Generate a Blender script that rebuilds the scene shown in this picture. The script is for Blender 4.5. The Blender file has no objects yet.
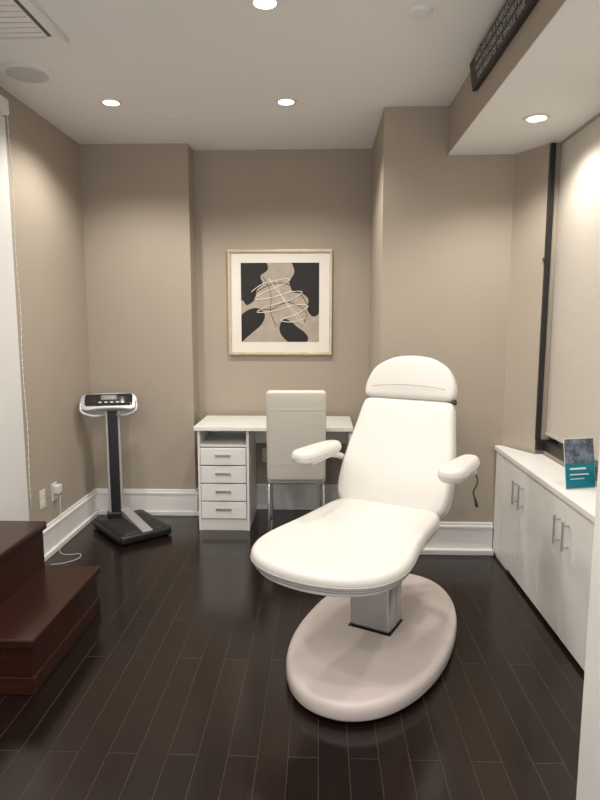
import bpy, bmesh, math, random
from mathutils import Vector, Matrix
random.seed(3)
S=bpy.context.scene
COL=S.collection
rad=math.radians
try:
    S.view_settings.view_transform='Standard'
except Exception: pass

# ---------------------------------------------------------------- materials
def mat(name,col,rough=.5,metal=0,bump=0,bscale=200,emit=None,estr=0,var=0,vscale=3,spec=.5,coat=0):
    m=bpy.data.materials.new(name); m.use_nodes=True
    nt=m.node_tree; b=nt.nodes['Principled BSDF']
    b.inputs['Base Color'].default_value=(*col,1)
    b.inputs['Roughness'].default_value=rough
    b.inputs['Metallic'].default_value=metal
    b.inputs['Specular IOR Level'].default_value=spec
    b.inputs['Coat Weight'].default_value=coat
    if emit:
        b.inputs['Emission Color'].default_value=(*emit,1); b.inputs['Emission Strength'].default_value=estr
    if bump or var:
        geo=nt.nodes.new('ShaderNodeNewGeometry')
    if bump:
        n=nt.nodes.new('ShaderNodeTexNoise'); n.inputs['Scale'].default_value=bscale; n.inputs['Detail'].default_value=3
        bp=nt.nodes.new('ShaderNodeBump'); bp.inputs['Strength'].default_value=bump; bp.inputs['Distance'].default_value=.002
        nt.links.new(geo.outputs['Position'],n.inputs['Vector'])
        nt.links.new(n.outputs['Fac'],bp.inputs['Height']); nt.links.new(bp.outputs['Normal'],b.inputs['Normal'])
    if var:
        n2=nt.nodes.new('ShaderNodeTexNoise'); n2.inputs['Scale'].default_value=vscale; n2.inputs['Detail'].default_value=4
        nt.links.new(geo.outputs['Position'],n2.inputs['Vector'])
        r=nt.nodes.new('ShaderNodeValToRGB')
        r.color_ramp.elements[0].position=.3; r.color_ramp.elements[1].position=.7
        r.color_ramp.elements[0].color=(*[c*(1-var) for c in col],1)
        r.color_ramp.elements[1].color=(*[min(1,c*(1+var)) for c in col],1)
        nt.links.new(n2.outputs['Fac'],r.inputs['Fac']); nt.links.new(r.outputs['Color'],b.inputs['Base Color'])
    return m

M_wall=mat('taupe_paint',(.405,.352,.292),.75,bump=.12,bscale=350,var=.02,vscale=2,spec=.25)
M_ceil=mat('ceiling_paint',(.84,.835,.83),.85,bump=.08,bscale=300,spec=.2)
M_trim=mat('white_trim_paint',(.80,.795,.79),.35,bump=.03)
M_white=mat('white_laminate',(.80,.795,.78),.35,bump=.02)
M_vinyl=mat('white_vinyl',(.68,.665,.635),.34,bump=.10,bscale=600,spec=.5)
M_base=mat('base_plastic_rose_reflection',(.66,.595,.57),.28,bump=.03)  # white plastic with its pinkish reflection painted into the base colour
M_plast=mat('white_plastic',(.70,.69,.68),.3,bump=.02)
M_cream=mat('cream_leatherette',(.63,.595,.535),.5,bump=.15,bscale=400)
M_steel=mat('brushed_steel',(.55,.55,.56),.32,metal=1,bump=.05,bscale=500)
M_steel2=mat('satin_aluminium',(.46,.46,.47),.4,metal=.35,bump=.03)
M_column=mat('polished_column',(.46,.46,.47),.28,metal=.75,bump=.03)
M_seam=mat('seam_grey',(.35,.34,.33),.6,bump=.03)
M_stitch=mat('vinyl_welt',(.50,.48,.455),.55,bump=.03)
M_chrome=mat('chrome',(.7,.7,.7),.15,metal=1,bump=.01)
M_black=mat('black_plastic',(.012,.012,.013),.4,bump=.03)
M_rubber=mat('black_rubber_mat',(.018,.018,.02),.6,bump=.5,bscale=300)
M_frameblk=mat('black_metal_frame',(.015,.014,.014),.4,bump=.02)
M_gold=mat('champagne_gold_frame',(.60,.50,.36),.35,metal=.5,bump=.05,var=.1,vscale=30)
M_mat=mat('mat_board',(.78,.75,.69),.8,bump=.05)
M_art=mat('art_paper',(.40,.345,.29),.8,bump=.1,var=.08,vscale=15)
M_artblk=mat('art_black_ink',(.012,.011,.011),.7,bump=.05)
M_artcream=mat('art_cream_ink',(.75,.70,.62),.7,bump=.05)
M_grey=mat('speaker_grille',(.58,.57,.56),.7,bump=.4,bscale=900)
M_slot=mat('vent_dark',(.10,.10,.10),.7,bump=.05)
M_lamp=mat('lamp_lens',(1,.95,.85),.5,emit=(1,.9,.72),estr=9,bump=.01)
M_teal=mat('teal_print',(.01,.20,.26),.35,bump=.02)
M_photo=mat('photo_print',(.13,.16,.22),.35,var=.9,vscale=28)
M_cardw=mat('card_white',(.8,.8,.8),.4,bump=.01)
M_acryl=mat('blind_white',(.74,.74,.74),.6,bump=.05,bscale=500)
M_screen=mat('display_face',(.02,.022,.025),.15,bump=.01)
M_text=mat('sign_letters',(.42,.40,.38),.6,bump=.02)
M_sign=mat('sign_black_wood',(.02,.018,.017),.5,bump=.3,bscale=80)

def wood(name,c1,c2,rough,sc=(40,3,40)):
    m=bpy.data.materials.new(name); m.use_nodes=True; nt=m.node_tree; b=nt.nodes['Principled BSDF']
    g=nt.nodes.new('ShaderNodeNewGeometry'); mp=nt.nodes.new('ShaderNodeMapping'); mp.inputs['Scale'].default_value=sc
    n=nt.nodes.new('ShaderNodeTexNoise'); n.inputs['Scale'].default_value=1; n.inputs['Detail'].default_value=3; n.inputs['Distortion'].default_value=.3
    r=nt.nodes.new('ShaderNodeValToRGB'); r.color_ramp.elements[0].color=(*c1,1); r.color_ramp.elements[1].color=(*c2,1)
    r.color_ramp.elements[0].position=.3; r.color_ramp.elements[1].position=.72
    L=nt.links.new
    L(g.outputs['Position'],mp.inputs['Vector']); L(mp.outputs['Vector'],n.inputs['Vector']); L(n.outputs['Fac'],r.inputs['Fac']); L(r.outputs['Color'],b.inputs['Base Color'])
    b.inputs['Roughness'].default_value=rough
    return m
M_mahog=wood('mahogany',(.022,.0065,.0042),(.040,.0115,.0068),.24,(5,2,30))
def floor_mat():
    m=bpy.data.materials.new('espresso_hardwood'); m.use_nodes=True; nt=m.node_tree; b=nt.nodes['Principled BSDF']; L=nt.links.new
    g=nt.nodes.new('ShaderNodeNewGeometry'); sp=nt.nodes.new('ShaderNodeSeparateXYZ'); cb=nt.nodes.new('ShaderNodeCombineXYZ')
    L(g.outputs['Position'],sp.inputs[0]); L(sp.outputs['Y'],cb.inputs['X']); L(sp.outputs['X'],cb.inputs['Y'])
    br=nt.nodes.new('ShaderNodeTexBrick'); br.offset=.37; br.offset_frequency=2
    br.inputs['Scale'].default_value=1; br.inputs['Brick Width'].default_value=.95; br.inputs['Row Height'].default_value=.105
    br.inputs['Mortar Size'].default_value=.0016; br.inputs['Mortar Smooth'].default_value=.3; br.inputs['Bias'].default_value=-.1
    br.inputs['Color1'].default_value=(.0095,.0052,.0043,1); br.inputs['Color2'].default_value=(.020,.0105,.0082,1)
    br.inputs['Mortar'].default_value=(.060,.041,.033,1)
    L(cb.outputs[0],br.inputs['Vector'])
    mp=nt.nodes.new('ShaderNodeMapping'); mp.inputs['Scale'].default_value=(50,2,1); L(g.outputs['Position'],mp.inputs['Vector'])
    n=nt.nodes.new('ShaderNodeTexNoise'); n.inputs['Scale'].default_value=1; n.inputs['Detail'].default_value=4; L(mp.outputs[0],n.inputs['Vector'])
    mx=nt.nodes.new('ShaderNodeMix'); mx.data_type='RGBA'; mx.blend_type='MULTIPLY'; mx.inputs['Factor'].default_value=.3
    L(br.outputs['Color'],mx.inputs['A']); L(n.outputs['Color'],mx.inputs['B']); L(mx.outputs['Result'],b.inputs['Base Color'])
    mr=nt.nodes.new('ShaderNodeMapRange'); mr.inputs['To Min'].default_value=.15; mr.inputs['To Max'].default_value=.22
    L(n.outputs['Fac'],mr.inputs['Value']); L(mr.outputs[0],b.inputs['Roughness'])
    b.inputs['Specular IOR Level'].default_value=.55
    bp=nt.nodes.new('ShaderNodeBump'); bp.invert=True; bp.inputs['Strength'].default_value=.3; bp.inputs['Distance'].default_value=.001
    L(br.outputs['Fac'],bp.inputs['Height']); L(bp.outputs[0],b.inputs['Normal'])
    return m
M_floor=floor_mat()
def shade_mat():
    m=bpy.data.materials.new('woven_shade'); m.use_nodes=True; nt=m.node_tree; L=nt.links.new
    b=nt.nodes['Principled BSDF']; b.inputs['Roughness'].default_value=.8
    g=nt.nodes.new('ShaderNodeNewGeometry'); sp=nt.nodes.new('ShaderNodeSeparateXYZ'); cb=nt.nodes.new('ShaderNodeCombineXYZ')
    L(g.outputs['Position'],sp.inputs[0]); L(sp.outputs['Y'],cb.inputs['X']); L(sp.outputs['Z'],cb.inputs['Y'])
    br=nt.nodes.new('ShaderNodeTexBrick'); br.inputs['Scale'].default_value=1; br.inputs['Brick Width'].default_value=.05; br.inputs['Row Height'].default_value=.018; br.inputs['Mortar Size'].default_value=.002
    br.inputs['Color1'].default_value=(.64,.60,.54,1); br.inputs['Color2'].default_value=(.67,.63,.57,1); br.inputs['Mortar'].default_value=(.70,.66,.60,1)
    L(cb.outputs[0],br.inputs['Vector']); L(br.outputs['Color'],b.inputs['Base Color'])
    t=nt.nodes.new('ShaderNodeBsdfTranslucent'); t.inputs['Color'].default_value=(.9,.84,.75,1)
    mx=nt.nodes.new('ShaderNodeMixShader'); mx.inputs[0].default_value=.38
    L(b.outputs[0],mx.inputs[1]); L(t.outputs[0],mx.inputs[2]); L(mx.outputs[0],nt.nodes['Material Output'].inputs[0])
    return m
M_shade=shade_mat()

# ---------------------------------------------------------------- helpers
def empty(name,loc=(0,0,0),rz=0):
    e=bpy.data.objects.new(name,None); COL.objects.link(e); e.location=loc; e.rotation_euler=(0,0,rz); e.empty_display_size=.1
    return e
def mk(name,bm,m,parent=None,smooth=False,bevel=0,seg=2):
    bmesh.ops.recalc_face_normals(bm,faces=bm.faces)
    me=bpy.data.meshes.new(name); bm.to_mesh(me); bm.free()
    o=bpy.data.objects.new(name,me); COL.objects.link(o)
    me.materials.append(m)
    if smooth:
        for p in me.polygons: p.use_smooth=True
    if bevel:
        md=o.modifiers.new('bevel','BEVEL'); md.width=bevel; md.segments=seg; md.limit_method='ANGLE'
        for p in me.polygons: p.use_smooth=True
        o.modifiers.new('wn','WEIGHTED_NORMAL')
    if parent: o.parent=parent
    return o
def addbox(bm,x0,x1,y0,y1,z0,z1):
    vs=[bm.verts.new(p) for p in [(x0,y0,z0),(x1,y0,z0),(x1,y1,z0),(x0,y1,z0),(x0,y0,z1),(x1,y0,z1),(x1,y1,z1),(x0,y1,z1)]]
    for f in [(0,3,2,1),(4,5,6,7),(0,1,5,4),(1,2,6,5),(2,3,7,6),(3,0,4,7)]: bm.faces.new([vs[i] for i in f])
def box(name,b,m,parent=None,bevel=0):
    bm=bmesh.new(); addbox(bm,*b); return mk(name,bm,m,parent,bevel=bevel)
def boxes(name,bl,m,parent=None,bevel=0):
    bm=bmesh.new()
    for b in bl: addbox(bm,*b)
    return mk(name,bm,m,parent,bevel=bevel)
def prism(name,pts,z0,z1,m,parent=None,bevel=0):
    bm=bmesh.new(); a=[bm.verts.new((x,y,z0)) for x,y in pts]; b=[bm.verts.new((x,y,z1)) for x,y in pts]; N=len(pts)
    bm.faces.new(a[::-1]); bm.faces.new(b)
    for i in range(N): bm.faces.new((a[i],a[(i+1)%N],b[(i+1)%N],b[i]))
    return mk(name,bm,m,parent,bevel=bevel)
def lathe(name,prof,m,parent=None,seg=40,loc=(0,0,0)):
    bm=bmesh.new(); rings=[]
    for r,z in prof:
        rings.append([bm.verts.new((loc[0]+r*math.cos(2*math.pi*i/seg),loc[1]+r*math.sin(2*math.pi*i/seg),loc[2]+z)) for i in range(seg)])
    for a,b in zip(rings,rings[1:]):
        for i in range(seg): bm.faces.new((a[i],a[(i+1)%seg],b[(i+1)%seg],b[i]))
    if prof[0][0]>1e-4: bm.faces.new(rings[0][::-1])
    if prof[-1][0]>1e-4: bm.faces.new(rings[-1])
    return mk(name,bm,m,parent,smooth=False)
def catmull(pts,n=6,closed=True):
    out=[]; N=len(pts)
    rng=range(N) if closed else range(N-1)
    for i in rng:
        if closed: p=[pts[(i+k)%N] for k in (-1,0,1,2)]
        else: p=[pts[max(0,i-1)],pts[i],pts[i+1],pts[min(N-1,i+2)]]
        for k in range(n):
            t=k/n
            out.append(tuple(.5*((2*p[1][d])+(-p[0][d]+p[2][d])*t+(2*p[0][d]-5*p[1][d]+4*p[2][d]-p[3][d])*t*t+(-p[0][d]+3*p[1][d]-3*p[2][d]+p[3][d])*t**3) for d in range(len(p[1]))))
    if not closed: out.append(tuple(pts[-1]))
    return out
def relax(o,it=6):
    P=o
    L=[0]
    for i in range(len(P)): 
        a=P[i]; b=P[(i+1)%len(P)]; L.append(L[-1]+math.hypot(b[0]-a[0],b[1]-a[1]))
    N=max(60,len(P)); out=[]; j=0
    for k in range(N):
        d=L[-1]*k/N
        while L[j+1]<d: j+=1
        t=(d-L[j])/max(1e-9,L[j+1]-L[j]); a=P[j]; b=P[(j+1)%len(P)]
        out.append((a[0]+(b[0]-a[0])*t,a[1]+(b[1]-a[1])*t))
    for _ in range(it):
        out=[((out[i-1][0]+2*out[i][0]+out[(i+1)%N][0])/4,(out[i-1][1]+2*out[i][1]+out[(i+1)%N][1])/4) for i in range(N)]
    return out
def tube(name,pts,r,m,parent=None,seg=10,smooth=True,n=6,closed=False):
    P=[Vector(p) for p in (catmull(pts,n,False) if smooth and len(pts)>2 else pts)]
    bm=bmesh.new(); rings=[]
    up=Vector((0,0,1)); pa=None
    NP=len(P)
    for i,p in enumerate(P):
        d=(P[(i+1)%NP]-P[i-1]) if closed else (P[min(i+1,NP-1)]-P[max(i-1,0)])
        if d.length<1e-9: d=Vector((0,0,1))
        d.normalize()
        if pa is None:
            a=d.cross(up)
            if a.length<.05: a=d.cross(Vector((1,0,0)))
        else:
            a=pa-d*pa.dot(d)
        a.normalize(); b=d.cross(a).normalized(); pa=a
        rings.append([bm.verts.new(p+a*r*math.cos(2*math.pi*k/seg)+b*r*math.sin(2*math.pi*k/seg)) for k in range(seg)])
    pairs=list(zip(rings,rings[1:]))
    if closed: pairs.append((rings[-1],rings[0]))
    for A,B in pairs:
        for k in range(seg): bm.faces.new((A[k],A[(k+1)%seg],B[(k+1)%seg],B[k]))
    if not closed: bm.faces.new(rings[0]); bm.faces.new(rings[-1])
    return mk(name,bm,m,parent,smooth=True)
def rprof(z0,z1,r,n=5):
    out=[]
    for k in range(n+1):
        a=math.pi/2*k/n; out.append((r*(1-math.sin(a)),z0+r*(1-math.cos(a))))
    for k in range(n+1):
        a=math.pi/2*k/n; out.append((r*(1-math.cos(a)),z1-r+r*math.sin(a)))
    return out
def pad(name,outline,prof,m,parent=None,frame=None,crown=.01,rings=5):
    ar=sum(outline[i][0]*outline[(i+1)%len(outline)][1]-outline[(i+1)%len(outline)][0]*outline[i][1] for i in range(len(outline)))
    if ar<0: outline=outline[::-1]
    N=len(outline); nr=[]
    for i in range(N):
        a=outline[i-1]; b=outline[(i+1)%N]; dx,dy=b[0]-a[0],b[1]-a[1]; l=math.hypot(dx,dy) or 1
        nr.append((dy/l,-dx/l))
    xs=[p[0] for p in outline]; ys=[p[1] for p in outline]
    cx=(max(xs)+min(xs))/2; cy=(max(ys)+min(ys))/2; hx=(max(xs)-min(xs))/2; hy=(max(ys)-min(ys))/2
    zt=max(z for _,z in prof); zb=min(z for _,z in prof)
    fr0=frame or (lambda x,y,z:(x,y,z))
    def fr(x,y,z):
        u=min(1,abs(x-cx)/hx); v=min(1,abs(y-cy)/hy); w=max(0,(z-zb)/(zt-zb))
        return fr0(x,y,z+crown*w*(1-u*u)*(1-v*v))
    bm=bmesh.new(); R=[]
    def inset(ins): return [(outline[i][0]-nr[i][0]*ins,outline[i][1]-nr[i][1]*ins) for i in range(N)]
    ring0=inset(prof[0][0])
    cb=bm.verts.new(fr(cx,cy,prof[0][1]))
    for s in (.4,.75):
        R.append([bm.verts.new(fr(cx+(p[0]-cx)*s,cy+(p[1]-cy)*s,prof[0][1])) for p in ring0])
    for ins,z in prof:
        R.append([bm.verts.new(fr(x,y,z)) for x,y in inset(ins)])
    last=inset(prof[-1][0])
    for k in range(1,rings):
        s=1-k/rings
        R.append([bm.verts.new(fr(cx+(p[0]-cx)*s,cy+(p[1]-cy)*s,prof[-1][1])) for p in last])
    ct=bm.verts.new(fr(cx,cy,prof[-1][1]))
    for A,B in zip(R,R[1:]):
        for i in range(N): bm.faces.new((A[i],A[(i+1)%N],B[(i+1)%N],B[i]))
    for i in range(N):
        bm.faces.new((cb,R[0][(i+1)%N],R[0][i])); bm.faces.new((ct,R[-1][i],R[-1][(i+1)%N]))
    return mk(name,bm,m,parent,smooth=True)
def mirror(half):
    return half+[(-x,y) for x,y in half[::-1] if abs(x)>1e-6]
def poly(name,pts,m,parent=None):
    bm=bmesh.new(); bm.faces.new([bm.verts.new(p) for p in pts]); return mk(name,bm,m,parent)
def rrect(hx,hy,r,n=5,cx=0,cy=0):
    o=[]
    for qx,qy,a0 in ((1,1,0),(-1,1,90),(-1,-1,180),(1,-1,270)):
        for k in range(n+1):
            a=rad(a0+90*k/n); o.append((cx+qx*(hx-r)+r*math.cos(a),cy+qy*(hy-r)+r*math.sin(a)))
    return o

# ---------------------------------------------------------------- room
H=2.77
XL=-1.75; XR=1.335; YP=3.80; YN=4.68; YC=4.5; ZS=2.49; XS=.765
YF=-1.2; YW=3.57; XC0=1.165; XC1=1.288
box('floor',(-2.0,1.9,YF,4.95,-.1,0),M_floor)
box('ceiling',(-2.0,1.9,YF,4.95,H,H+.1),M_ceil)
box('wall_left',(XL-.15,XL,YF,4.9,0,H),M_wall)
boxes('wall_back',[(XL,-.96,YC,4.9,0,H),(-.96,.38,YN,4.9,0,H)],M_wall)
prism('wall_pier',[(.38,YP),(XC0,YP),(XC1,YW),(1.6,YW),(1.6,4.9),(.38,4.9)],0,H,M_wall)
boxes('wall_right',[(XR,XR+.2,YF,YW,0,.735),(XR,XR+.2,YF,1.7,.735,H),(XR,XR+.2,1.7,YW,2.48,H)],M_wall)
boxes('wall_soffit',[(XS,XR,YF,YP,ZS+.006,H)],M_wall)
box('ceiling_soffit',(XS,XR,YF,YP,ZS,ZS+.006),M_ceil)
box('wall_right_return',(.700,XR,1.30,1.5,0,ZS),M_trim,bevel=.003)

def bb(name,segs,shoe=.034):
    bl=[]
    for (x0,x1,y0,y1,ax) in segs:
        for t,z0,z1 in ((shoe,0,.035),(.018,.035,.165),(.024,.165,.185),(.012,.185,.205)):
            if ax=='+x': bl.append((x0,x0+t,y0,y1,z0,z1))
            if ax=='-x': bl.append((x0-t,x0,y0,y1,z0,z1))
            if ax=='-y': bl.append((x0,x1,y0-t,y0,z0,z1))
    return boxes(name,bl,M_trim,bevel=.004)
bb('baseboard_left',[(XL,0,3.42,YC,'+x')])
bb('baseboard_back',[(XL,-.96,YC,0,'-y'),(-.96,.38,YN,0,'-y'),(-.96,0,YC-.03,YN,'+x')])
bb('baseboard_pier',[(.345,1.125,YP,0,'-y'),(.38,0,YP-.03,YN,'-x')],.06)

# window (right wall)
w=empty('window_1',(0,0,0))
boxes('frame',[(XC1-.004,XC1+.026,YW-.022,YW-.001,.80,2.485),(XR+.035,XR+.07,YW-.06,YW-.001,.80,2.485),(XR+.005,XR+.07,1.705,1.75,.80,2.485),(XR-.004,XR+.12,1.705,YW-.001,.737,.80),(XR+.05,XR+.1,2.62,2.66,.80,2.485),(XC1,XR,YW-.022,YW-.001,.737,.80)],M_frameblk,w,bevel=.003)
box('frame_latch',(XC1-.012,XC1-.004,YW-.035,YW-.001,1.84,1.86),M_frameblk,w)
g=mat('window_glass',(.8,.85,.9),.05,spec=.5,bump=.01); g.node_tree.nodes['Principled BSDF'].inputs['Transmission Weight'].default_value=.95
box('glass',(XR+.105,XR+.112,1.75,YW-.01,.80,2.485),g,w)
rs=empty('roller_shade',(0,0,0))
box('shade_fabric',(XR+.006,XR+.009,1.76,YW-.024,.85,2.475),M_shade,rs)
box('hem_bar',(XR+.001,XR+.014,1.76,YW-.024,.832,.852),M_shade,rs,bevel=.002)

# blind on the left wall
bl=empty('roller_blind',(0,0,0))
box('panel',(XL+.012,XL+.03,1.9,3.385,.03,2.60),M_acryl,bl,bevel=.002)
box('cassette',(XL+.001,XL+.07,1.88,3.36,2.60,2.68),M_white,bl,bevel=.006)
pts=[(XL+.03,3.42+.008*math.sin(z*9),z) for z in [2.6-.1*i for i in range(23)]]
tube('chain',[(XL+.045,3.37,2.64)]+pts,.0018,M_white,bl,n=3,seg=6)
bm=bmesh.new()
for i in range(48):
    z=2.58-i*.045; bmesh.ops.create_icosphere(bm,subdivisions=1,radius=.0055,matrix=Matrix.Translation((XL+.03,3.42+.008*math.sin(z*9),z)))
mk('chain_beads',bm,M_white,bl,smooth=True)

# ---------------------------------------------------------------- ceiling fixtures
def downlight(x,y,z,e=60,ang=165,size=.062):
    p=empty('recessed_downlight',(x,y,z))
    lathe('trim_ring',[(size*.72,-.001),(size*.74,-.006),(size,-.007),(size*1.04,-.001)],M_trim,p)
    lathe('lens',[(size*.73,-.0045),(size*.6,-.004),(0.0005,-.004)],M_lamp,p)
    L=bpy.data.lights.new('downlight_bulb','SPOT'); L.energy=e; L.color=(1,.935,.845); L.spot_size=rad(ang); L.spot_blend=.6; L.shadow_soft_size=.06
    o=bpy.data.objects.new('downlight_bulb',L); COL.objects.link(o); o.parent=p; o.location=(0,0,-.02)
    return p
for x,y,e,a in [(-1.228,3.67,72,142),(-.204,3.69,74,142),(-.227,2.59,40,150),(-.227,1.3,46,165),(-1.228,1.3,60,165),(-.227,0.1,56,165),(-1.2,0.1,56,165)]: downlight(x,y,H,e,a)
for x,y,e,a in [(1.06,3.14,46,145),(1.08,2.1,34,165),(1.0,.6,34,165)]: downlight(x,y,ZS,e,a)
p=empty('ceiling_speaker',(-1.52,3.25,H)); lathe('rim',[(.14,0),(.14,-.006),(.134,-.008)],M_trim,p,48); lathe('grille',[(.134,-.006),(.09,-.009),(.0005,-.010)],M_grey,p,48)
p=empty('smoke_detector',(.407,2.68,H)); lathe('body',[(.05,0),(.05,-.008),(.045,-.014),(.02,-.018),(.0005,-.018)],M_trim,p)
p=empty('sprinkler_cover',(-.923,3.94,H)); lathe('disc',[(.04,0),(.04,-.005),(.034,-.008),(.0005,-.008)],M_trim,p)
ac=empty('ceiling_air_vent',(-1.448,2.6,H))
boxes('frame',[(-.295,.295,-.30,-.23,-.022,0),(-.295,.295,.23,.30,-.022,0),(-.295,-.225,-.23,.23,-.022,0),(.225,.295,-.23,.23,-.022,0)],M_trim,ac,bevel=.004)
box('cavity',(-.225,.225,-.23,.23,-.004,-.001),M_slot,ac)
boxes('louvers',[(-.225,.225,-.225+.045*i,-.190+.045*i,-.018,-.006) for i in range(10)],M_trim,ac)
boxes('side_slot',[(.240,.258,-.2,.2,-.0235,-.0218)],M_slot,ac)

sg=empty('wall_sign',(XS,2.72,2.685))
sg.rotation_euler=(0,rad(-8),0)
box('board',(-.035,-.001,-.50,.42,-.068,.062),M_sign,sg,bevel=.004)
boxes('hanger',[(-.02,.0,-.3,-.28,.055,.085),(-.02,.0,.26,.28,.055,.085)],M_black,sg)
for i,(t,sz) in enumerate([('HEALTHY SKIN IS A REFLECTION OF',.035),('HOW YOU CARE FOR IT EVERY DAY',.035),('AND NIGHT OF THE WHOLE YEAR',.035)]):
    c=bpy.data.curves.new('sign_text','FONT'); c.body=t; c.size=sz; c.extrude=.0008; c.align_x='CENTER'; c.align_y='CENTER'; c.materials.append(M_text)
    o=bpy.data.objects.new('lettering_%d'%i,c); COL.objects.link(o); o.parent=sg; o.location=(-.0365,-.03,.034-.037*i); o.rotation_euler=(rad(90),0,rad(-90)); o.scale=(1.2,1,1)

# ---------------------------------------------------------------- framed art
fa=empty('framed_abstract_art',(-.308,YN,1.64))
W=.40; fw=.022
boxes('frame',[(-W,W,-.035,-.002,W-fw,W),(-W,W,-.035,-.002,-W,-W+fw),(-W,-W+fw,-.035,-.002,-W+fw,W-fw),(W-fw,W,-.035,-.002,-W+fw,W-fw)],M_gold,fa,bevel=.003)
box('mat_board',(-W+fw,W-fw,-.018,-.003,-W+fw,W-fw),M_mat,fa)
A=.30
box('art_paper',(-A,A,-.0195,-.018,-A,A),M_art,fa)
def blob(n,pts,m,y):
    o=[(max(-A,min(A,(a-279.5)/39.5*A)),y,max(-A,min(A,(302.5-b)/39.5*A))) for a,b in catmull(pts,8)]
    q=[o[0]]
    for v in o[1:]:
        if math.dist(v,q[-1])>1e-4: q.append(v)
    poly(n,q,m,fa)
blob('ink_shape_1',[(236,258),(252,258),(265,262),(267,270),(260,276),(262,284),(256,290),(254,299),(246,305),(241,300),(236,306)],M_artblk,-.0202)
blob('ink_shape_2',[(291,258),(305,258),(322,258),(324,300),(318,314),(312,316),(307,309),(308,299),(301,293),(293,292),(289,282),(294,272)],M_artblk,-.0202)
blob('ink_shape_3',[(238,318),(245,311),(254,308),(262,311),(264,317),(260,325),(252,332),(245,338),(239,342),(236,330)],M_artblk,-.0202)
blob('ink_shape_4',[(280,323),(284,319),(290,321),(297,327),(304,332),(308,338),(305,343),(295,346),(284,339),(279,331)],M_artblk,-.0202)
def scrib(n,pts,m,r,y):
    P=[((a-279.5)/39.5*A,y,(302.5-b)/39.5*A) for a,b in pts]
    tube(n,P,r,m,fa,seg=6,n=5)
scrib('scribble_1',[(250,292),(262,284),(278,280),(290,279),(280,286),(264,292),(254,299),(270,298),(290,292),(302,292),(290,300),(268,306),(256,312),(274,311),(294,305),(308,306),(296,314),(280,320),(292,322),(306,318)],M_artcream,.0034,-.021)
scrib('scribble_2',[(268,278),(276,290),(288,304),(300,318),(304,326),(292,312),(280,294),(276,280)],M_artcream,.0030,-.0215)
scrib('scribble_3',[(250,296),(266,286),(284,283),(300,294),(312,312)],M_artblk,.002,-.022)
scrib('scribble_4',[(254,308),(270,309),(288,302),(306,312),(302,326)],M_artblk,.0018,-.022)
scrib('scribble_5',[(262,276),(270,292),(270,312),(276,326)],M_artblk,.0016,-.0222)

# ---------------------------------------------------------------- desk
dk=empty('writing_desk',(0,0,0))
ZD=.765; y0,y1=4.12,4.63
box('top',(-.885,.235,y0,y1,ZD-.03,ZD),M_white,dk,bevel=.003)
box('side_panel_right',(.205,.228,y0+.03,y1-.02,0,ZD-.03),M_white,dk,bevel=.002)
dx0,dx1=-.865,-.50
boxes('drawer_carcass',[(dx0,dx0+.018,y0+.03,y1-.01,0,ZD-.03),(dx1-.018,dx1,y0+.03,y1-.01,0,ZD-.03),(dx0+.018,dx1-.018,y1-.03,y1-.01,0,ZD-.03),
 (dx0+.018,dx1-.018,y0+.035,y1-.03,.615,.631),(dx0+.018,dx1-.018,y0+.04,y1-.03,.0,.085)],M_white,dk,bevel=.0015)
for i in range(4):
    z0=.092+i*.131
    box('drawer_%d'%(i+1),(dx0+.021,dx1-.021,y0+.022,y0+.045,z0,z0+.123),M_white,dk,bevel=.003)
    zc=z0+.07; xc=(dx0+dx1)/2
    boxes('drawer_handle_%d'%(i+1),[(xc-.055,xc+.055,y0+.004,y0+.010,zc-.006,zc+.010),(xc-.05,xc-.042,y0+.010,y0+.0225,zc-.004,zc+.004),(xc+.042,xc+.05,y0+.010,y0+.0225,zc-.004,zc+.004)],M_steel,dk,bevel=.001)
box('modesty_rail',(dx1,.205,y1-.06,y1-.045,.56,ZD-.03),M_white,dk)

# desk chair
dc=empty('desk_chair',(-.155,3.93,0),rad(2))
al=rad(-7)
fr=lambda x,s,h:(x,0.0+s*math.sin(al)-h*math.cos(al),.43+s*math.cos(al)+h*math.sin(al))
pad('backrest',rrect(.197,.312,.028,cy=.312),rprof(-.045,.0,.018),M_cream,dc,frame=fr,crown=.008)
for i,s in enumerate((.50,.12)):
    tube('back_seam_%d'%(i+1),[fr(-.185,s,.001),fr(-.09,s,.0055),fr(0,s,.0085 if i==0 else .0045),fr(.09,s,.0055),fr(.185,s,.001)],.0014,M_stitch,dc,seg=6)
pad('seat_cushion',rrect(.198,.215,.04,cy=.245),rprof(.40,.475,.025),M_cream,dc,crown=.01)
for i,sx in enumerate((-1,1)):
    tube('frame_side_%d'%(i+1),[(sx*.18,.05,.395),(sx*.185,.02,.385),(sx*.185,-.005,.2),(sx*.185,0,.015),(sx*.185,.03,.011),(sx*.185,.40,.011),(sx*.185,.44,.03),(sx*.185,.44,.37),(sx*.18,.41,.392)],.010,M_chrome,dc,n=4)
tube('cross_bar_front',[(-.185,.1,.39),(.185,.1,.39)],.008,M_chrome,dc)
tube('cross_bar_rear',[(-.185,.38,.39),(.185,.38,.39)],.008,M_chrome,dc)
tube('cross_bar_floor',[(-.185,.2,.012),(.185,.2,.012)],.008,M_chrome,dc)

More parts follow.
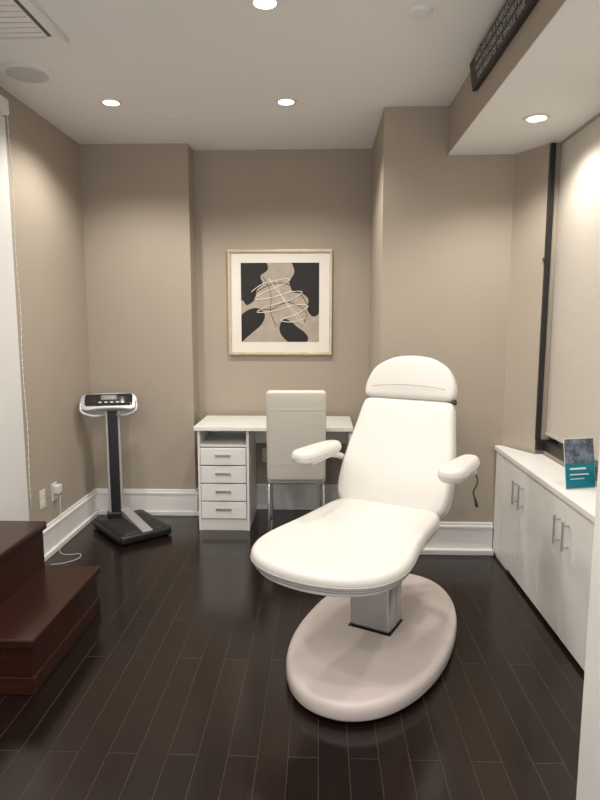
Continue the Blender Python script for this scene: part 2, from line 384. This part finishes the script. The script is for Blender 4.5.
# ---------------------------------------------------------------- weighing scale
sc=empty('physician_scale',(-1.345,4.115,0),rad(41))
pad('platform',rrect(.195,.26,.035),[(.006,.012),(0,.02),(0,.055),(.006,.064)],M_black,sc,crown=.0,rings=2)
pad('platform_mat',rrect(.165,.2,.02,cy=-.04),[(0,.063),(.003,.069)],M_rubber,sc,crown=.0,rings=2)
boxes('feet',[(sx*.15-.02,sx*.15+.02,sy*.2-.02,sy*.2+.02,0,.013) for sx in (-1,1) for sy in (-1,1)],M_rubber,sc)
bm=bmesh.new()
vs=[(-.0,.22,.066),(.07,.22,.066),(.045,-.25,.066),(-.03,-.25,.066),(.0,.22,.12),(.07,.22,.12),(.045,-.25,.074),(-.03,-.25,.074)]
v=[bm.verts.new(p) for p in vs]
for f in [(0,3,2,1),(4,5,6,7),(0,1,5,4),(1,2,6,5),(2,3,7,6),(3,0,4,7)]: bm.faces.new([v[i] for i in f])
mk('silver_spine',bm,M_steel2,sc,bevel=.004)
col=empty('column_group',(-.02,.225,0),rad(-26)); col.parent=sc
hz=.06
box('column_core',(-.034,.034,-.022,.022,.06,.82+hz),M_black,col,bevel=.004)
boxes('column_rails',[(-.052,-.034,-.028,.028,.06,.80+hz),(.034,.052,-.028,.028,.06,.80+hz)],M_steel2,col,bevel=.005)
box('column_foot',(-.065,.065,-.045,.045,.058,.10),M_black,col,bevel=.008)
tl=rad(42)
fr=lambda x,s,h:(x-.02,-.02+s*math.sin(tl)-h*math.cos(tl),.858+hz+s*math.cos(tl)+h*math.sin(tl))
pad('head_shell',relax(catmull([(-.185,.06),(-.2,-.02),(-.17,-.07),(-.08,-.062),(0,-.06),(.08,-.062),(.17,-.07),(.2,-.02),(.185,.06),(.1,.075),(0,.078),(-.1,.075)],6),2),rprof(-.03,.012,.010),M_steel2,col,frame=fr,crown=.0)
pad('head_face',rrect(.165,.050,.02,cy=.012),[(0,.008),(0,.016),(.003,.018)],M_screen,col,frame=fr,crown=0,rings=2)
pad('lcd_window',rrect(.055,.02,.004,cy=.03),[(0,.017),(0,.0195)],mat('lcd_grey',(.25,.28,.26),.2,bump=.01),col,frame=fr,crown=0,rings=2)
for i in range(4): pad('key_%d'%(i+1),rrect(.012,.006,.003,cx=-.06+.04*i,cy=-.012),[(0,.017),(0,.0205)],M_steel2,col,frame=fr,crown=0,rings=2)
for sx in (-1,1):
    tube('head_handle_%d'%(1 if sx<0 else 2),[(-.02+sx*.19,-.03,.86+hz),(-.02+sx*.185,-.075,.80+hz),(-.02+sx*.11,-.06,.765+hz),(-.01+sx*.04,-.01,.765+hz)],.012,M_steel2,col)

# ---------------------------------------------------------------- wooden steps
st=empty('wooden_step_stool',(-1.135,2.575,0))
ly=.365
def slab(n,x0,x1,z): box(n,(x0,x1,-ly-.005,ly+.005,z-.04,z),M_mahog,st,bevel=.008)
slab('tread_lower',-.295,.0,.24); slab('tread_upper',-.575,-.27,.478)
box('carcass_lower',(-.565,-.018,-ly+.01,ly-.01,.045,.199),M_mahog,st,bevel=.003)
box('carcass_upper',(-.565,-.286,-ly+.01,ly-.01,.20,.437),M_mahog,st,bevel=.003)
boxes('skirt',[(-.568,-.008,-ly,-ly+.02,0,.075),(-.568,-.008,ly-.02,ly,0,.075),(-.03,-.008,-ly+.02,ly-.02,.0,.075)],M_mahog,st,bevel=.004)

# ---------------------------------------------------------------- cabinet run
cb=empty('storage_cabinet',(0,0,0))
CX=1.130; CT=.715; CY0,CY1=1.505,YP-.005
def foot(x0,xr): return [(x0,CY0),(xr,CY0),(xr,YW-.026),(XC1-.01,YW-.026),(XC0-.006,CY1),(x0,CY1)]
prism('countertop',foot(CX-.015,XR-.008),CT-.03,CT,M_white,cb,bevel=.003)
prism('carcass',foot(CX+.02,XR-.008),.06,CT-.03,M_white,cb)
box('toe_kick',(CX+.025,XR-.04,CY0,YW-.04,0,.06),M_white,cb)
box('toe_end',(CX+.008,CX+.03,YW-.05,CY1,0,.06),M_white,cb)
edges=[CY1,3.62,3.31,3.0,2.70,2.39,2.08,1.77,CY0]
for i in range(8):
    a,b=edges[i],edges[i+1]
    box('door_panel_%d'%(i+1),(CX,CX+.019,b+.0015,a-.0015,.022,CT-.036),M_white,cb,bevel=.0015)
n=0
for yh in (3.36,3.26,2.75,2.65,2.13,2.03):
    n+=1
    boxes('door_handle_%d'%n,[(CX-.034,CX-.024,yh-.005,yh+.005,.46,.60),(CX-.025,CX+.001,yh-.004,yh+.004,.475,.483),(CX-.025,CX+.001,yh-.004,yh+.004,.577,.585)],M_steel,cb,bevel=.0015)

br=empty('brochure_display',(1.235,2.80,CT),rad(14))
tlt=.16
def card(n,x0,x1,z0,z1,m,off):
    bm=bmesh.new(); 
    v=[bm.verts.new((x,tlt*z+o,z)) for o in (off,off+.002) for x,z in ((x0,z0),(x1,z0),(x1,z1),(x0,z1))]
    for f in [(0,1,2,3),(7,6,5,4),(0,4,5,1),(1,5,6,2),(2,6,7,3),(3,7,4,0)]: bm.faces.new([v[i] for i in f])
    mk(n,bm,m,br)
card('card_back',-.080,.080,0,.235,M_cardw,.0)
card('teal_panel',-.078,.078,.003,.12,M_teal,-.002)
card('photo_panel',-.078,.078,.12,.232,M_photo,-.002)
card('text_lines_1',-.055,.03,.090,.098,M_cardw,-.004)
card('text_lines_2',-.055,.045,.065,.069,M_cardw,-.004)
card('text_lines_3',-.055,.02,.045,.048,M_cardw,-.004)
bm=bmesh.new(); v=[bm.verts.new(p) for p in [(-.03,.03,.15),(.03,.03,.15),(.03,.075,0),(-.03,.075,0)]]; bm.faces.new(v); mk('easel_leg',bm,M_cardw,br)

# ---------------------------------------------------------------- outlets and cord
def outlet(x,y,z,side):
    p=empty('wall_outlet',(x,y,z), 0 if side=='-y' else rad(90))
    box('plate',(-.036,.036,-.006,0,-.058,.058),M_plast,p,bevel=.002)
    for k in (-1,1):
        box('socket_%d'%(k+2),(-.017,.017,-.008,-.005,k*.022-.014,k*.022+.014),M_trim,p,bevel=.002)
        boxes('slots_%d'%(k+2),[(-.008,-.005,-.0085,-.0075,k*.022-.004,k*.022+.006),(.005,.008,-.0085,-.0075,k*.022-.004,k*.022+.006)],M_black,p)
    return p
outlet(XL,3.62,.385,'x')
o=outlet(XL,3.79,.385,'x'); box('plug_adapter',(-.03,.03,-.045,-.008,-.01,.045),M_plast,o,bevel=.005)
outlet(-.42,YN,.44,'-y')
cord=empty('power_cord',(0,0,0))
tube('wire',[(XL+.04,3.79,.36),(XL+.045,3.77,.24),(XL+.05,3.74,.06),(XL+.06,3.70,.005),(-1.62,3.66,.004),(-1.55,3.68,.004),(-1.53,3.60,.004),(-1.60,3.52,.004),(-1.66,3.50,.004)],.0018,M_plast,cord,seg=8)

# ---------------------------------------------------------------- treatment chair
TH=27.3
ch=empty('treatment_chair',(.236,2.672,0),rad(-TH))
def ell(a,b,n=72,p=2.15,cx=0,cy=0):
    o=[]
    for i in range(n):
        t=2*math.pi*i/n; c,s=math.cos(t),math.sin(t)
        o.append((cx+a*math.copysign(abs(c)**(2/p),c),cy+b*math.copysign(abs(s)**(2/p),s)))
    return o
def rot6(x,y,z):
    a=rad(5); return (x*math.cos(a)-y*math.sin(a)+.035,x*math.sin(a)+y*math.cos(a)+.015,z)
pad('base_shadow_gap',ell(.325,.61),[(0,0),(0,.022)],M_black,ch,frame=rot6,crown=0,rings=2)  # inset black slab, paints the dark shaded gap beneath the base cover
pad('base_cover',ell(.348,.638),[(.006,.018),(0,.026),(0,.062),(.003,.075),(.010,.084),(.020,.089),(.035,.091)],M_base,ch,frame=rot6,crown=.006,rings=6)
kx=.03
box('column_collar',(kx-.106,kx+.106,-.079,.099,.085,.099),M_black,ch,bevel=.005)
box('column_lower',(kx-.10,kx+.10,-.072,.092,.096,.34),M_column,ch,bevel=.018)
boxes('column_slots',[(kx-.1008,kx+.1008,-.002,.022,.11,.335)],M_seam,ch)
box('column_upper',(kx-.088,kx+.088,-.06,.08,.33,.48),M_column,ch,bevel=.012)
pad('column_cap',rrect(.13,.12,.03,cx=kx),[(0,.465),(0,.50)],M_plast,ch,crown=0,rings=2)
pad('seat_frame',rrect(.17,.24,.06,cy=-.01),rprof(.485,.54,.02,3),M_plast,ch,crown=0,rings=2)
seat_half=[(0,.245),(.2,.243),(.255,.225),(.278,.15),(.286,.0),(.302,-.2),(.323,-.36),(.317,-.48),(.262,-.595),(.145,-.665),(0,-.688)]
def seatz(y):
    t=min(1,max(0,(y-.24)/-.93))
    return - .006*max(0,t-.55)/.45
sf=lambda x,y,z:(x,y,z+seatz(y))
so=relax(catmull(mirror(seat_half),6),3)
pad('seat_shell',[(x*.94,(y+.24)*.96-.24) for x,y in so],rprof(.526,.547,.009,4),M_plast,ch,frame=sf,crown=0)
pad('seat_seam',[(x*.972,(y+.24)*.978-.24) for x,y in so],[(0,.545),(0,.552)],M_seam,ch,frame=sf,crown=0)
pad('seat_cushion',so,rprof(.549,.607,.026,6),M_vinyl,ch,frame=sf,crown=.006,rings=8)
def welt(name,o,f,h,ins=0):
    N=len(o); P=[]
    ar=sum(o[i][0]*o[(i+1)%N][1]-o[(i+1)%N][0]*o[i][1] for i in range(N)); sg_=1 if ar>0 else -1
    for i in range(N):
        a=o[i-1]; b=o[(i+1)%N]; dx,dy=b[0]-a[0],b[1]-a[1]; l=math.hypot(dx,dy) or 1
        P.append(f(o[i][0]-sg_*dy/l*ins,o[i][1]+sg_*dx/l*ins,h))
    tube(name,P,.0022,M_stitch,ch,seg=6,smooth=False,closed=True)
welt('seat_welt',so,sf,.570,-.0003)
# backrest
al=rad(29.5)
BY,BZ=.222,.575
fr=lambda x,s,h:(x-.004-.018*s,BY+s*math.sin(al)-h*math.cos(al),BZ+s*math.cos(al)+h*math.sin(al))
back_half=[(0,-.01),(.18,-.008),(.25,.008),(.286,.06),(.294,.16),(.282,.32),(.261,.46),(.249,.55),(.240,.585),(.215,.598),(.11,.600),(0,.600)]
bo=relax(catmull(mirror(back_half),7),2)
pad('back_shell',[(x*.95,s*.97+.01) for x,s in bo],rprof(-.120,-.075,.020,4),M_plast,ch,frame=fr,crown=0)
def bfr(x,s,h):
    if h>-.05: h+=.012*math.exp(-((s-.17)/.14)**2)
    return fr(x,s,h)
pad('back_cushion',bo,rprof(-.085,.005,.024,6),M_vinyl,ch,frame=bfr,crown=.008,rings=10)
welt('back_welt',bo,bfr,-.020,-.0003)
# headrest, butting against the top of the backrest
ah=rad(20)
HY=BY+.603*math.sin(al); HZ=BZ+.603*math.cos(al)
hf=lambda x,s,h:(x-.017,HY+s*math.sin(ah)-h*math.cos(ah),HZ+s*math.cos(ah)+h*math.sin(ah))
head_half=[(0,-.004),(.12,-.004),(.215,-.002),(.240,.012),(.245,.05),(.236,.10),(.200,.165),(.125,.213),(.06,.229),(0,.233)]
ho=relax(catmull(mirror(head_half),7),2)
pad('headrest_cushion',ho,rprof(-.075,.010,.022,6),M_vinyl,ch,frame=hf,crown=.010,rings=8)
welt('headrest_welt',ho,hf,-.012,-.0003)
arc=[]
for i in range(13):
    x=-.236+.472*i/12; s=.048+.020*(1-(x/.236)**2)
    u=x/.245; v=min(1,abs(s-.1145)/.1185)
    arc.append(hf(x,s,.010+.010*(1-u*u)*(1-v*v)-(.012 if abs(x)>.23 else 0)))
tube('headrest_seam',arc,.002,M_stitch,ch,seg=6,n=3)
pad('headrest_plate',[(x*.92,s*.9+.01) for x,s in ho],[(0,-.095),(0,-.072)],M_black,ch,frame=hf,crown=0)
bm=bmesh.new()
q=[hf(.232,-.012,-.05),hf(.250,-.012,-.05),hf(.250,.010,-.05),hf(.232,.010,-.05),hf(.232,-.012,-.015),hf(.250,-.012,-.015),hf(.250,.010,-.015),hf(.232,.010,-.015)]
v=[bm.verts.new(p) for p in q]
for f in [(0,3,2,1),(4,5,6,7),(0,1,5,4),(1,2,6,5),(2,3,7,6),(3,0,4,7)]: bm.faces.new([v[i] for i in f])
mk('headrest_hinge',bm,M_black,ch,bevel=.002)
boxes('headrest_bracket',[(-.06,.06,HY+.07,HY+.10,HZ-.12,HZ+.10)],M_steel2,ch,bevel=.006)
# hinge / mechanism behind the seat
pad('hinge_cover',rrect(.21,.11,.04,cy=.21),rprof(.45,.565,.03,4),M_plast,ch,crown=0)
boxes('hinge_arms',[(sx*.17-.015,sx*.17+.015,.26,.34,.46,.66) for sx in (-1,1)],M_plast,ch,bevel=.01)
# armrests
for i,sx in enumerate((-1,1)):
    ax=-.325 if sx<0 else .378
    oc=relax(catmull([(0,.20),(.035,.185),(.05,.12),(.056,-.05),(.058,-.15),(.04,-.205),(0,-.222),(-.04,-.205),(-.058,-.15),(-.056,-.05),(-.05,.12),(-.035,.185)],6),1)
    af=lambda x,y,z,ax=ax:(x+ax,y+.11,z-.03*y)
    pad('armrest_pad_%d'%(i+1),oc,rprof(.832,.890,.025,5),M_vinyl,ch,frame=af,crown=.004)
    welt('armrest_welt_%d'%(i+1),oc,af,.858,-.0003)
    box('armrest_plate_%d'%(i+1),(ax-.025,ax+.025,.0,.29,.815,.836),M_plast,ch,bevel=.004)
    tube('armrest_bracket_%d'%(i+1),[(ax,.22,.825),(ax,.32,.80),(ax*.94,.39,.77),(sx*.24,.43,.76)],.017,M_plast,ch)
tube('release_lever',[(.30,.42,.79),(.38,.38,.77),(.40,.34,.74),(.39,.31,.70),(.41,.29,.66)],.004,M_black,ch,seg=8)
tube('lever_grip',[(.40,.30,.675),(.415,.285,.64)],.007,M_black,ch,seg=10)

# ---------------------------------------------------------------- light, world, camera
wd=bpy.data.worlds.new('World'); S.world=wd; wd.use_nodes=True
wd.node_tree.nodes['Background'].inputs[0].default_value=(1,.99,.975,1); wd.node_tree.nodes['Background'].inputs[1].default_value=1.45
cam=bpy.data.cameras.new('Camera'); co=bpy.data.objects.new('Camera',cam); COL.objects.link(co)
cam.sensor_fit='VERTICAL'; cam.sensor_height=36; cam.lens=27; cam.clip_start=.02
co.location=(0,0,1.5); co.rotation_euler=(rad(90-7.5),0,rad(1.9))
S.camera=co
